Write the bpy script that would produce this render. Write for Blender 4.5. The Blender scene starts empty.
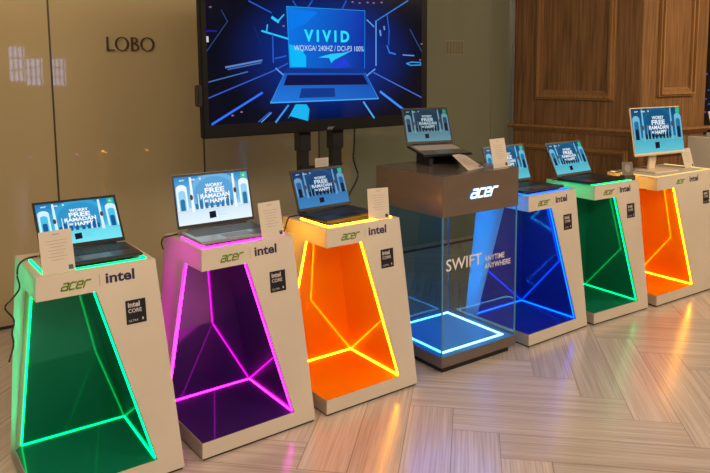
import bpy, bmesh, math, random
from mathutils import Vector, Matrix
random.seed(4)
SC = bpy.context.scene
COL = SC.collection
V = Vector
R = math.radians

# ------------------------------------------------------------------ camera
F_PX, PCX, PCY = 703.861, 355.0, 155.087
CAM = V((0, 0, 1.654))
RT = V((0.999966873, -0.000961129, -0.008082618))
UP = V((0.00813956, 0.11807723, 0.99297105))
FW = V((0.0, 0.99300395, -0.11808114))
cd = bpy.data.cameras.new('camera')
cam = bpy.data.objects.new('camera', cd)
COL.objects.link(cam)
cam.matrix_world = Matrix(((RT.x, UP.x, -FW.x, CAM.x), (RT.y, UP.y, -FW.y, CAM.y), (RT.z, UP.z, -FW.z, CAM.z), (0, 0, 0, 1)))
cd.sensor_fit = 'HORIZONTAL'
cd.sensor_width = 36.0
cd.lens = F_PX / 710 * 36
cd.shift_y = -(236.5 - PCY) / 710
cd.clip_start = 0.05
SC.camera = cam
SC.view_settings.view_transform = 'Standard'
SC.view_settings.look = 'None'
SC.view_settings.gamma = 1
SC.view_settings.exposure = 0
SC.view_settings.use_curve_mapping = False
SC.cycles.use_denoising = True
SC.cycles.max_bounces = 10
SC.cycles.diffuse_bounces = 5
SC.cycles.glossy_bounces = 5
SC.cycles.transparent_max_bounces = 16
SC.cycles.sample_clamp_indirect = 4.0
SC.cycles.caustics_reflective = False
SC.cycles.caustics_refractive = False

def ray(u, v):
    return FW + RT * ((u - PCX) / F_PX) - UP * ((v - PCY) / F_PX)
def hit(u, v, P, n):
    d = ray(u, v)
    return CAM + d * ((V(P) - CAM).dot(n) / d.dot(n))
def at_y(u, v, y):                       # point seen at (u, v) at depth y
    d = ray(u, v)
    return CAM + d * (y / d.y)

# ------------------------------------------------------------------ materials
def srgb(r, g, b):
    f = lambda c: ((c / 255 + 0.055) / 1.055) ** 2.4 if c > 10.3 else c / 255 / 12.92
    return (f(r), f(g), f(b), 1)
def mat(name, color=(.8, .8, .8, 1), rough=.5, metal=0., spec=.5, emit=None, strength=0., coat=0.):
    m = bpy.data.materials.new(name); m.use_nodes = True
    b = m.node_tree.nodes['Principled BSDF']
    b.inputs['Base Color'].default_value = color if len(color) == 4 else (*color, 1)
    b.inputs['Roughness'].default_value = rough
    b.inputs['Metallic'].default_value = metal
    b.inputs['Specular IOR Level'].default_value = spec
    b.inputs['Coat Weight'].default_value = coat
    if emit:
        b.inputs['Emission Color'].default_value = (*emit[:3], 1)
        b.inputs['Emission Strength'].default_value = strength
    return m
def nodes(m): return m.node_tree.nodes, m.node_tree.links, m.node_tree.nodes['Principled BSDF']
def add_noise_tint(m, c1, c2, scale=(4, 4, 4), detail=6, coord='Object', bump=0., lo=.35, hi=.65, base_scale=1.):
    N, L, b = nodes(m)
    tc = N.new('ShaderNodeTexCoord'); mp = N.new('ShaderNodeMapping'); nz = N.new('ShaderNodeTexNoise'); rp = N.new('ShaderNodeValToRGB')
    mp.inputs['Scale'].default_value = scale
    nz.inputs['Scale'].default_value = base_scale; nz.inputs['Detail'].default_value = detail
    rp.color_ramp.elements[0].position = lo; rp.color_ramp.elements[1].position = hi
    rp.color_ramp.elements[0].color = (*c1[:3], 1); rp.color_ramp.elements[1].color = (*c2[:3], 1)
    L.new(tc.outputs[coord], mp.inputs['Vector']); L.new(mp.outputs[0], nz.inputs['Vector'])
    L.new(nz.outputs['Fac'], rp.inputs[0]); L.new(rp.outputs[0], b.inputs['Base Color'])
    if bump:
        bp = N.new('ShaderNodeBump'); bp.inputs['Strength'].default_value = bump; bp.inputs['Distance'].default_value = .002
        L.new(nz.outputs['Fac'], bp.inputs['Height']); L.new(bp.outputs[0], b.inputs['Normal'])
    return m

WHITE = add_noise_tint(mat('white_laminate', rough=.45, spec=.35), (.53, .48, .41), (.57, .52, .445), (3, 3, 3))
def diffuser(name, fac):
    m = add_noise_tint(mat(name, rough=.45, spec=.35), (.53, .48, .41), (.57, .52, .445), (3, 3, 3))
    N, L, b = nodes(m); t = N.new('ShaderNodeBsdfTranslucent'); t.inputs[0].default_value = (.8, .8, .8, 1)
    mx = N.new('ShaderNodeMixShader'); mx.inputs[0].default_value = fac
    L.new(b.outputs[0], mx.inputs[1]); L.new(t.outputs[0], mx.inputs[2]); L.new(mx.outputs[0], N['Material Output'].inputs[0]); return m
DIFF = diffuser('translucent_side', .5)
FOOT = mat('black_foot', (.012, .01, .01), .7)
BLACK = mat('black_plastic', (.012, .012, .014), .38)
BLACK_SOFT = mat('black_rubber', (.01, .01, .011), .6)
DARKGREY = mat('dark_grey_aluminium', (.06, .065, .075), .38, .5)
SILVER = mat('silver_aluminium', (.45, .47, .48), .32, .7)
GREYBEIGE = mat('warm_grey_aluminium', (.42, .37, .31), .4, .0)
TOUCH = mat('touchpad_grey', (.1, .105, .11), .3)
KEYBLUE = mat('grey_keys', (.08, .1, .12), .5)
KEYBLACK = mat('black_keys', (.02, .02, .023), .5)
KEYGREY = mat('warm_keys', (.10, .092, .08), .5)
CARD = mat('card_paper', (.56, .51, .44), .6)
INK = mat('printed_grey', (.33, .3, .27), .7)
CARDBLACK = mat('card_dark_print', (.03, .035, .04), .5)
ACER = mat('dark_green_print', srgb(90, 130, 0), .5)
INTEL = mat('navy_print', srgb(28, 24, 66), .5)
CHIP = mat('badge_black', (.008, .008, .012), .35)
CHIPTXT = mat('badge_silver', (.5, .5, .52), .4)
LINEGREY = mat('divider_grey', (.38, .33, .27), .6)
BRONZE = add_noise_tint(mat('bronze_metal', rough=.34, metal=.55, spec=.5), (.19, .15, .12), (.21, .165, .132), (3, 3, 8), base_scale=2)
BRONZE_TOP = mat('bronze_gloss_top', (.16, .13, .11), .16, .3)
GOLD = mat('dark_brass_letter', (.045, .026, .008), .5)
CABLE = mat('cable_black', (.008, .008, .008), .5)
CREAM = mat('cream_plastic', (.72, .62, .48), .4)
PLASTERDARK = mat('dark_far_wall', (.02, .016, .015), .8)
PLASTER = mat('warm_plaster', (.42, .34, .25), .8)
CEIL = mat('ceiling_white', (.6, .56, .5), .8)

def emit(name, c, s):
    m = bpy.data.materials.new(name); m.use_nodes = True
    n = m.node_tree.nodes; n.clear()
    e = n.new('ShaderNodeEmission'); o = n.new('ShaderNodeOutputMaterial')
    e.inputs[0].default_value = (*c[:3], 1); e.inputs[1].default_value = s
    m.node_tree.links.new(e.outputs[0], o.inputs[0])
    return m
def picture(name, s=1.0):                 # display pixels: the picture's own colours, given off as light
    m = bpy.data.materials.new(name); m.use_nodes = True
    n = m.node_tree.nodes; n.clear(); L = m.node_tree.links
    a = n.new('ShaderNodeAttribute'); a.attribute_name = 'Col'
    e = n.new('ShaderNodeEmission'); e.inputs[1].default_value = s
    g = n.new('ShaderNodeBsdfGlossy'); g.inputs['Roughness'].default_value = .12; g.inputs['Color'].default_value = (.03, .03, .03, 1)
    ad = n.new('ShaderNodeAddShader'); o = n.new('ShaderNodeOutputMaterial')
    L.new(a.outputs['Color'], e.inputs[0]); L.new(e.outputs[0], ad.inputs[0]); L.new(g.outputs[0], ad.inputs[1]); L.new(ad.outputs[0], o.inputs[0])
    return m
def acrylic(name, base, mirror, fac, rough=.035):
    m = bpy.data.materials.new(name); m.use_nodes = True
    N, L, b = nodes(m)
    b.inputs['Base Color'].default_value = (*base, 1); b.inputs['Roughness'].default_value = .4; b.inputs['Specular IOR Level'].default_value = .2
    g = N.new('ShaderNodeBsdfGlossy'); g.inputs['Roughness'].default_value = rough; g.inputs['Color'].default_value = (*mirror, 1)
    mx = N.new('ShaderNodeMixShader'); mx.inputs[0].default_value = fac
    L.new(b.outputs[0], mx.inputs[1]); L.new(g.outputs[0], mx.inputs[2]); L.new(mx.outputs[0], N['Material Output'].inputs[0])
    return m
def glass(name, tint, refl=.5):
    m = bpy.data.materials.new(name); m.use_nodes = True
    n = m.node_tree.nodes; n.clear(); L = m.node_tree.links
    fr = n.new('ShaderNodeFresnel'); fr.inputs[0].default_value = 1.5
    t = n.new('ShaderNodeBsdfTransparent'); t.inputs[0].default_value = (*tint, 1)
    g = n.new('ShaderNodeBsdfGlossy'); g.inputs['Roughness'].default_value = .01
    mx = n.new('ShaderNodeMixShader'); o = n.new('ShaderNodeOutputMaterial')
    ge = n.new('ShaderNodeNewGeometry'); sb = n.new('ShaderNodeMath'); sb.operation = 'SUBTRACT'; sb.inputs[0].default_value = 1
    ml = n.new('ShaderNodeMath'); ml.operation = 'MULTIPLY'
    L.new(ge.outputs['Backfacing'], sb.inputs[1]); L.new(fr.outputs[0], ml.inputs[0]); L.new(sb.outputs[0], ml.inputs[1])
    L.new(ml.outputs[0], mx.inputs[0]); L.new(t.outputs[0], mx.inputs[1]); L.new(g.outputs[0], mx.inputs[2]); L.new(mx.outputs[0], o.inputs[0])
    return m
GLASS = glass('clear_glass', (.86, .94, .98)); GLASSGLOW = glass('blue_glow_glass', (.48, .74, 1.0))  # second one: blue LED glow and reflection put into the left pane's tint
CLEAR = glass('clear_acrylic', (.93, .93, .91))

# ------------------------------------------------------------------ mesh building
class MB:
    def __init__(s): s.v = []; s.f = []; s.c = []; s.m = []; s.mi = 0
    def poly(s, pts, col=None):
        i = len(s.v); s.v += [tuple(p) for p in pts]; s.f.append(tuple(range(i, i + len(pts)))); s.c.append(col); s.m.append(s.mi)
    def hexa(s, p):                       # 8 points: bottom loop 0-3, top loop 4-7
        i = len(s.v); s.v += [tuple(q) for q in p]
        for f in ((3, 2, 1, 0), (4, 5, 6, 7), (0, 1, 5, 4), (1, 2, 6, 5), (2, 3, 7, 6), (3, 0, 4, 7)):
            s.f.append(tuple(i + k for k in f)); s.c.append(None); s.m.append(s.mi)
        return s
    def box(s, a, b, M=None):
        p = [V((x, y, z)) for z in (a[2], b[2]) for x, y in ((a[0], a[1]), (b[0], a[1]), (b[0], b[1]), (a[0], b[1]))]
        return s.hexa([M @ q for q in p] if M else p)
    def plate(s, pts, n, t0, t1):         # polygon thickened along n from t0 to t1
        n = V(n).normalized(); a = [V(p) + n * t0 for p in pts]; b = [V(p) + n * t1 for p in pts]
        s.poly(b); s.poly(a[::-1]); k = len(pts)
        for i in range(k): s.poly([a[i], a[(i + 1) % k], b[(i + 1) % k], b[i]])
        return s
    def bar(s, p, q, w, h=None, up=V((0, 0, 1))):
        p, q = V(p), V(q); d = (q - p).normalized(); h = h or w
        x = d.cross(up); x = x.normalized() if x.length > 1e-4 else d.cross(V((1, 0, 0))).normalized()
        y = x.cross(d).normalized(); x *= w / 2; y *= h / 2
        return s.hexa([p - x - y, p + x - y, q + x - y, q - x - y, p - x + y, p + x + y, q + x + y, q - x + y])
    def tube(s, pts, r, n=8):
        pts = [V(p) for p in pts]; rings = []
        for i, p in enumerate(pts):
            d = (pts[min(i + 1, len(pts) - 1)] - pts[max(i - 1, 0)]).normalized()
            x = d.cross(V((0, 0, 1))); x = x.normalized() if x.length > 1e-3 else V((1, 0, 0))
            y = d.cross(x).normalized(); i0 = len(s.v)
            for k in range(n):
                a = 2 * math.pi * k / n; s.v.append(tuple(p + x * (r * math.cos(a)) + y * (r * math.sin(a))))
            rings.append(i0)
        for a, b in zip(rings, rings[1:]):
            for k in range(n): s.f.append((a + k, a + (k + 1) % n, b + (k + 1) % n, b + k)); s.c.append(None); s.m.append(s.mi)
        for a, rev in ((rings[0], 1), (rings[-1], 0)):
            f = tuple(a + k for k in range(n)); s.f.append(f[::-1] if rev else f); s.c.append(None); s.m.append(s.mi)
        return s
    def build(s, name, m, parent=None, smooth=False, bevel=0., **props):
        me = bpy.data.meshes.new(name); me.from_pydata(s.v, [], s.f)
        ms = m if isinstance(m, list) else [m]
        for x in ms: me.materials.append(x)
        if any(c is not None for c in s.c):
            at = me.color_attributes.new('Col', 'FLOAT_COLOR', 'CORNER'); k = 0
            for f, c in zip(s.f, s.c):
                for j in range(len(f)):
                    cc = (c[j] if isinstance(c[0], (tuple, list)) else c) if c is not None else (0, 0, 0, 1)
                    at.data[k].color = (*cc[:3], 1); k += 1
        for p, mi in zip(me.polygons, s.m):
            p.material_index = mi; p.use_smooth = smooth
        if bevel:
            b = bmesh.new(); b.from_mesh(me); bmesh.ops.remove_doubles(b, verts=b.verts, dist=1e-5)
            bmesh.ops.recalc_face_normals(b, faces=b.faces)
            bmesh.ops.bevel(b, geom=[e for e in b.edges if len(e.link_faces) == 2 and e.calc_face_angle(0) > .5], offset=bevel, segments=2, affect='EDGES', clamp_overlap=True)
            b.to_mesh(me); b.free()
        o = bpy.data.objects.new(name, me); COL.objects.link(o); o.parent = parent
        for k, v in props.items(): o[k] = v
        return o

def thing(name, label, cat, loc=(0, 0, 0), rz=0., group=None):
    o = bpy.data.objects.new(name, None); COL.objects.link(o); o.empty_display_size = .05
    o.location = loc; o.rotation_euler = (0, 0, rz); o['label'] = label; o['category'] = cat
    if group: o['group'] = group
    return o
def tag(o, label, cat, group=None):
    o['label'] = label; o['category'] = cat
    if group: o['group'] = group
    return o
def struct(o): o['kind'] = 'structure'; return o
def resample(pts, n=6):                   # Catmull-Rom
    P = [V(p) for p in pts]; P = [P[0] * 2 - P[1]] + P + [P[-1] * 2 - P[-2]]; out = []
    for i in range(1, len(P) - 2):
        for k in range(n):
            t = k / n; a, b, c, d = P[i - 1:i + 3]
            out.append(.5 * ((2 * b) + (c - a) * t + (2 * a - 5 * b + 4 * c - d) * t * t + (3 * b - a - 3 * c + d) * t ** 3))
    return out + [P[-2]]

# ------------------------------------------------------------------ lettering
_tc = {}
def text_polys(txt, bold=.0, shear=0.):
    key = (txt, bold, shear)
    if key not in _tc:
        c = bpy.data.curves.new('t', 'FONT'); c.body = txt; c.size = 1; c.offset = bold; c.shear = shear; c.resolution_u = 3
        o = bpy.data.objects.new('t', c); COL.objects.link(o)
        dg = bpy.context.evaluated_depsgraph_get(); dg.update()
        me = bpy.data.meshes.new_from_object(o.evaluated_get(dg))
        ps = [[(me.vertices[i].co.x, me.vertices[i].co.y) for i in p.vertices] for p in me.polygons]
        bpy.data.objects.remove(o); bpy.data.curves.remove(c); bpy.data.meshes.remove(me)
        xs = [x for p in ps for x, y in p]; ys = [y for p in ps for x, y in p]
        x0, x1, y0, y1 = min(xs), max(xs), min(ys), max(ys)
        _tc[key] = ([[((x - x0) / (x1 - x0), (y - y0) / (y1 - y0)) for x, y in p] for p in ps], (x1 - x0) / (y1 - y0))
    return _tc[key]
def strokes(lines, w):
    out = []
    for pts in lines:
        for (x1, y1), (x2, y2) in zip(pts, pts[1:]):
            d = math.hypot(x2 - x1, y2 - y1); dx, dy = (x2 - x1) / d * w / 2, (y2 - y1) / d * w / 2
            out.append([(x1 - dx + dy, y1 - dy - dx), (x2 + dx + dy, y2 + dy - dx), (x2 + dx - dy, y2 + dy + dx), (x1 - dx - dy, y1 - dy + dx)])
    return out
def round_logo():                          # the four slanted rounded letters a c e r
    L = [[(.2, 1), (.82, 1), (.95, .88), (.95, 0), (.2, 0), (.05, .12), (.05, .42), (.2, .55), (.95, .55)],
         [(2.05, 1), (1.42, 1), (1.28, .85), (1.28, .15), (1.42, 0), (2.05, 0)],
         [(3.2, 0), (2.55, 0), (2.4, .15), (2.4, .85), (2.55, 1), (3.1, 1), (3.24, .85), (3.24, .5), (2.4, .5)],
         [(3.6, 0), (3.6, .8), (3.8, 1), (4.4, 1)]]
    ps = strokes(L, .27)
    ps = [[(x + .42 * y, y) for x, y in p] for p in ps]
    xs = [x for p in ps for x, y in p]; ys = [y for p in ps for x, y in p]
    x0, x1, y0, y1 = min(xs), max(xs), min(ys), max(ys)
    return [[((x - x0) / (x1 - x0), (y - y0) / (y1 - y0)) for x, y in p] for p in ps]
LOGO = round_logo()
def fit(polys, x0, y0, x1, y1): return [[(x0 + (x1 - x0) * x, y0 + (y1 - y0) * y) for x, y in p] for p in polys]
def text_in(txt, x0, y0, x1, y1, bold=0., shear=0.): return fit(text_polys(txt, bold, shear)[0], x0, y0, x1, y1)
class Flat:                                # a flat print on a plane: origin, in-plane axes, normal
    def __init__(s, o, u, v): s.o, s.u, s.v = V(o), V(u).normalized(), V(v).normalized(); s.n = s.u.cross(s.v).normalized()
    def p(s, x, y, h): return s.o + s.u * x + s.v * y + s.n * h
    def put(s, mb, polys, h, col=None):
        for q in polys:
            a = sum(q[i][0] * q[(i + 1) % len(q)][1] - q[(i + 1) % len(q)][0] * q[i][1] for i in range(len(q)))
            q2 = q if a >= 0 else q[::-1]
            mb.poly([s.p(x, y, h) for x, y in q2], col)
    def quad(s, mb, x0, y0, x1, y1, h, col=None): mb.poly([s.p(x0, y0, h), s.p(x1, y0, h), s.p(x1, y1, h), s.p(x0, y1, h)], col)
def disc(cx, cy, rx, ry, n=20, a0=0, a1=360): return [(cx + rx * math.cos(R(a0 + (a1 - a0) * k / n)), cy + ry * math.sin(R(a0 + (a1 - a0) * k / n))) for k in range(n + (a1 - a0 < 360))]
def clip(pts): return [(min(max(x, .0), 1.), min(max(y, .31), 1.)) for x, y in pts]
def arch(x0, y0, x1, y1): return [(x0, y0), (x1, y0)] + disc((x0 + x1) / 2, y1 - (x1 - x0) * .6, (x1 - x0) / 2, (x1 - x0) * .6, 10, 0, 180)

# ------------------------------------------------------------------ room shell
# floor: herringbone planks, one mesh
FB = R(9.3); PW, PL = .2125, 1.0625
eu = V((math.cos(FB), -math.sin(FB), 0)); ev = V((math.sin(FB), math.cos(FB), 0))
ou, ov = .148 - PW, 3.123
def plank_mesh():
    verts, faces, uvs, tones = [], [], [], []
    def add(u, v, du, dv, along_u):
        c = eu * (u + du / 2) + ev * (v + dv / 2)
        if not (-6.6 < c.x < 7.6 and -7.6 < c.y < 10.4): return
        g = .0012; i = len(verts)
        q = [(u + g, v + g), (u + du - g, v + g), (u + du - g, v + dv - g), (u + g, v + dv - g)]
        verts.extend([tuple(eu * a + ev * b) for a, b in q]); faces.append((i, i + 1, i + 2, i + 3))
        r = random.random() * 40; t = random.random()
        for a, b in q:
            l, w = (a - u, b - v) if along_u else (b - v, a - u)
            uvs.append((l + r, w + r * 1.7)); tones.append(t)
    for fam in range(-14, 15):
        for k in range(-90, 91):
            bu, bv = ou + k * PW + fam * PL, ov - k * PW + fam * PL
            add(bu, bv, PL, PW, True)
            add(bu, bv - PL, PW, PL, False)
    i = len(verts); verts.extend([(-6.5, -7.5, -.003), (7.5, -7.5, -.003), (7.5, 10.3, -.003), (-6.5, 10.3, -.003)]); faces.append((i, i + 1, i + 2, i + 3))
    uvs.extend([(0, 0)] * 4); tones.extend([0] * 4)
    me = bpy.data.meshes.new('floor'); me.from_pydata(verts, [], faces)
    ul = me.uv_layers.new(name='UVMap'); at = me.color_attributes.new('tone', 'FLOAT_COLOR', 'CORNER')
    ul = me.uv_layers['UVMap']
    for k, a in enumerate(uvs): ul.data[k].uv = a
    at = me.color_attributes['tone']
    for k, t in enumerate(tones): at.data[k].color = (t, t, t, 1)
    m = mat('oak_planks', rough=.3, spec=.9, coat=.7); m.node_tree.nodes['Principled BSDF'].inputs['Coat Roughness'].default_value = .2; N, L, b = nodes(m)
    uv = N.new('ShaderNodeUVMap'); uv.uv_map = 'UVMap'
    mp = N.new('ShaderNodeMapping'); mp.inputs['Scale'].default_value = (2.2, 110, 1)
    nz = N.new('ShaderNodeTexNoise'); nz.inputs['Scale'].default_value = 1.; nz.inputs['Detail'].default_value = 5
    mp2 = N.new('ShaderNodeMapping'); mp2.inputs['Scale'].default_value = (.6, 22, 1)
    nz2 = N.new('ShaderNodeTexNoise'); nz2.inputs['Scale'].default_value = 1.
    rp = N.new('ShaderNodeValToRGB'); e = rp.color_ramp.elements
    e[0].position = .36; e[0].color = (.40, .335, .29, 1); e[1].position = .6; e[1].color = (.56, .49, .44, 1)
    ta = N.new('ShaderNodeAttribute'); ta.attribute_name = 'tone'
    ad = N.new('ShaderNodeMath'); ad.operation = 'MULTIPLY_ADD'; ad.inputs[1].default_value = .6; 
    ad2 = N.new('ShaderNodeMath'); ad2.operation = 'MULTIPLY_ADD'; ad2.inputs[1].default_value = .4
    mr = N.new('ShaderNodeMapRange'); mr.inputs['To Min'].default_value = .86; mr.inputs['To Max'].default_value = 1.06
    mu = N.new('ShaderNodeMixRGB'); mu.blend_type = 'MULTIPLY'; mu.inputs[0].default_value = 1
    L.new(uv.outputs[0], mp.inputs[0]); L.new(mp.outputs[0], nz.inputs['Vector']); L.new(uv.outputs[0], mp2.inputs[0]); L.new(mp2.outputs[0], nz2.inputs['Vector'])
    L.new(nz2.outputs['Fac'], ad2.inputs[0]); ad2.inputs[2].default_value = 0
    L.new(nz.outputs['Fac'], ad.inputs[0]); L.new(ad2.outputs[0], ad.inputs[2]); L.new(ad.outputs[0], rp.inputs[0])
    L.new(ta.outputs['Fac'], mr.inputs[0]); L.new(rp.outputs[0], mu.inputs[1]); L.new(mr.outputs[0], mu.inputs[2]); L.new(mu.outputs[0], b.inputs['Base Color'])
    rr = N.new('ShaderNodeMapRange'); rr.inputs['To Min'].default_value = .2; rr.inputs['To Max'].default_value = .3
    L.new(nz.outputs['Fac'], rr.inputs[0]); L.new(rr.outputs[0], b.inputs['Roughness'])
    bp = N.new('ShaderNodeBump'); bp.inputs['Strength'].default_value = .12; bp.inputs['Distance'].default_value = .002
    L.new(nz.outputs['Fac'], bp.inputs['Height']); L.new(bp.outputs[0], b.inputs['Normal'])
    me.materials.append(m); me.materials.append(mat('plank_joint', (.13, .09, .06), .8)); me.polygons[-1].material_index = 1
    o = bpy.data.objects.new('floor', me); COL.objects.link(o); return struct(o)
plank_mesh()
HC = 3.2
mb = MB(); mb.box((-6.4, -7.2, HC), (7.4, 10.2, HC + .1)); struct(mb.build('ceiling', CEIL))

# glass-panelled wall behind the plinths
WP = V((-2.23, 4.491, 0)); WE = V((1.586, 7.064, 0)); wd = (WE - WP).normalized(); wn = V((wd.y, -wd.x, 0))
WALLM = mat('back_painted_glass', (.19, .155, .098), .02, 0, .5)
add_noise_tint(WALLM, (.36, .30, .175), (.385, .32, .19), (.8, .8, .4))
def on_wall(u, v, off=0.): return hit(u, v, WP + wn * off, wn)
WL = WP - wd * 4.35
GLASSB = add_noise_tint(mat('back_painted_glass_falloff', rough=.06), (.31, .275, .185), (.34, .30, .205), (.8, .8, .4))  # same wall glass, a little darker: light falloff put into the colour
GLASSC = add_noise_tint(mat('back_painted_glass_falloff_far', rough=.06), (.165, .178, .128), (.18, .195, .14), (.8, .8, .4))  # darker and greener again, for the weaker warm light towards the right
sp = [0, (on_wall(204.3, 155) - WL).dot(wd), (on_wall(319, 145) - WL).dot(wd), (WE - WL).dot(wd)]
mb = MB()
for i in range(3):
    a, b = WL + wd * sp[i], WL + wd * sp[i + 1]; a.z = b.z = 0; mb.mi = i
    mb.hexa([a, b, b - wn * .1, a - wn * .1] + [q + V((0, 0, HC)) for q in (a, b, b - wn * .1, a - wn * .1)])
struct(mb.build('wall_back', [WALLM, GLASSB, GLASSC]))
SEAM = mat('joint_dark', (.035, .028, .018), .5)
for i, (u, v) in enumerate(((52.5, 90), (204.3, 155), (319, 145), (491.5, 80))):
    p = on_wall(u, v); p.z = 0
    mb = MB(); mb.hexa([p - wd * .006 + wn * .002, p + wd * .006 + wn * .002, p + wd * .006 - wn * .004, p - wd * .006 - wn * .004] + [q for q in [p - wd * .006 + wn * .002 + V((0, 0, HC)), p + wd * .006 + wn * .002 + V((0, 0, HC)), p + wd * .006 - wn * .004 + V((0, 0, HC)), p - wd * .006 - wn * .004 + V((0, 0, HC))]])
    struct(mb.build('trim_%d' % (i + 1), SEAM if i != 3 else mat('joint_grey', (.16, .155, .12), .4)))
mb = MB(); mb.mi = 0
a, b = WL + wn * .012, WE + wn * .012
mb.hexa([WL + wn * .014, WE + wn * .014, WE, WL] + [q + V((0, 0, .022)) for q in (WL + wn * .014, WE + wn * .014, WE, WL)])
mb.mi = 1
mb.hexa([q + V((0, 0, .022)) for q in (WL + wn * .018, WE + wn * .018, WE, WL)] + [q + V((0, 0, .05)) for q in (WL + wn * .018, WE + wn * .018, WE, WL)])
struct(mb.build('baseboard_back', [FOOT, mat('skirting_beige', (.42, .35, .25), .3, .3)]))
# metal edge strip where the glass meets the wood
p = at_y(512.6, 60, 6.25); p.z = 0
p = WE - wd * .03; 
mb = MB(); mb.box((-.012, -.03, 0), (.012, .0, HC), Matrix.Translation(p) @ Matrix.Rotation(math.atan2(wd.y, wd.x), 4, 'Z')); struct(mb.build('trim_5', SILVER))

# wood-panelled column: two faces meeting at an outward corner
CC = V((2.483, 6.13, 0)); lfd = (CC - V((WE.x, WE.y, 0))); LFL = lfd.length; lfd.normalize(); lfn = V((lfd.y, -lfd.x, 0))
rfd = V((.866, .5, 0)).normalized(); rfn = V((rfd.y, -rfd.x, 0)); RFL = .91
WOOD = mat('oak_veneer', rough=.42, spec=.4)
def woodmat(name, c1, c2):
    m = mat(name, rough=.42, spec=.4); add_noise_tint(m, c1, c2, (55, 55, 2.2), 6, 'Object', .05, .3, .68); return m
WOOD = woodmat('oak_veneer_panel', (.125, .064, .027), (.30, .158, .068))
WOODM = woodmat('oak_moulding', (.24, .125, .045), (.38, .21, .085))
mb = MB()
back = [V((WE.x, WE.y, 0)), CC, CC + rfd * RFL, CC + rfd * RFL + V((-.5, .866, 0)) * .5, V((WE.x, WE.y, 0)) + V((.3, .5, 0))]
mb.poly([p + V((0, 0, HC)) for p in back]); mb.poly(back[::-1])
for i in range(5):
    a, b = back[i], back[(i + 1) % 5]; mb.poly([a, b, b + V((0, 0, HC)), a + V((0, 0, HC))])
struct(mb.build('wall_right_column', WOOD))
def lface(u, v): q = hit(u, v, CC, lfn); return (q - CC).dot(lfd), q.z
def rface(u, v): q = hit(u, v, CC, rfn); return (q - CC).dot(rfd), q.z
def face_box(mb, d, n, s0, s1, z0, z1, o0, o1):
    P = lambda s, z, o: CC + d * s + n * o + V((0, 0, z))
    mb.hexa([P(s0, z0, o1), P(s1, z0, o1), P(s1, z0, o0), P(s0, z0, o0), P(s0, z1, o1), P(s1, z1, o1), P(s1, z1, o0), P(s0, z1, o0)])
def frame(d, n, s0, s1, z0, z1, w):
    mb = MB()
    for k, (dw, o) in enumerate(((0, .03), (w * .3, .05), (w * .62, .025))):
        e = w * (.3, .32, .38)[k]
        a0, a1, b0, b1 = s0 + dw, s1 - dw, z0 + dw, z1 - dw
        face_box(mb, d, n, a0, a0 + e, b0, b1, -.005, o); face_box(mb, d, n, a1 - e, a1, b0, b1, -.005, o)
        face_box(mb, d, n, a0 + e, a1 - e, b0, b0 + e, -.005, o); face_box(mb, d, n, a0 + e, a1 - e, b1 - e, b1, -.005, o)
    P = lambda s_, z, o: CC + d * s_ + n * o + V((0, 0, z))
    a, b, z = s0 + w, s1 - w, z0 + w; k = w * .45          # sloping inner lip
    mb.hexa([P(a, z, .03), P(b, z, .03), P(b, z, -.004), P(a, z, -.004), P(a + k, z + k, .001), P(b - k, z + k, .001), P(b - k, z + k, -.004), P(a + k, z + k, -.004)])
    return mb
sl0, zb = lface(537, 98.8); sl1, zb2 = lface(614, 100.5); zb = (zb + zb2) / 2
struct(frame(lfd, lfn, sl0, sl1, zb, 2.95, .06).build('trim_6', WOODM))
sr0, zr = rface(656, 96.2)[0], rface(672, 96)[1]; sr1 = rface(692, 90)[0]
struct(frame(rfd, rfn, sr0, sr1, zr, 2.95, .055).build('trim_7', WOODM))
zrail = (lface(560, 125.8)[1] + lface(635, 129.7)[1]) / 2
for i, (d, n, s0, s1) in enumerate(((lfd, lfn, -LFL - .06, .03), (rfd, rfn, -.03, RFL + .03))):
    mb = MB()
    face_box(mb, d, n, s0, s1, zrail - .022, zrail, -.01, .075)
    face_box(mb, d, n, s0, s1, zrail - .04, zrail - .022, -.01, .05)
    face_box(mb, d, n, s0 + .04, s1, zrail - .06, zrail - .04, -.01, .02)
    struct(mb.build('trim_%d' % (8 + i), WOODM, bevel=.004))
zl = lface(575, 150)[1]
struct(frame(lfd, lfn, -LFL + .09, -.09, .18, zl + .03, .05).build('trim_10', WOODM))
struct(frame(rfd, rfn, .09, RFL - .09, .18, zl + .03, .05).build('trim_11', WOODM))
mb = MB(); face_box(mb, lfd, lfn, -LFL, .02, 0, .12, -.01, .02); face_box(mb, rfd, rfn, -.02, RFL, 0, .12, -.01, .02); struct(mb.build('baseboard_right', WOODM))

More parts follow.
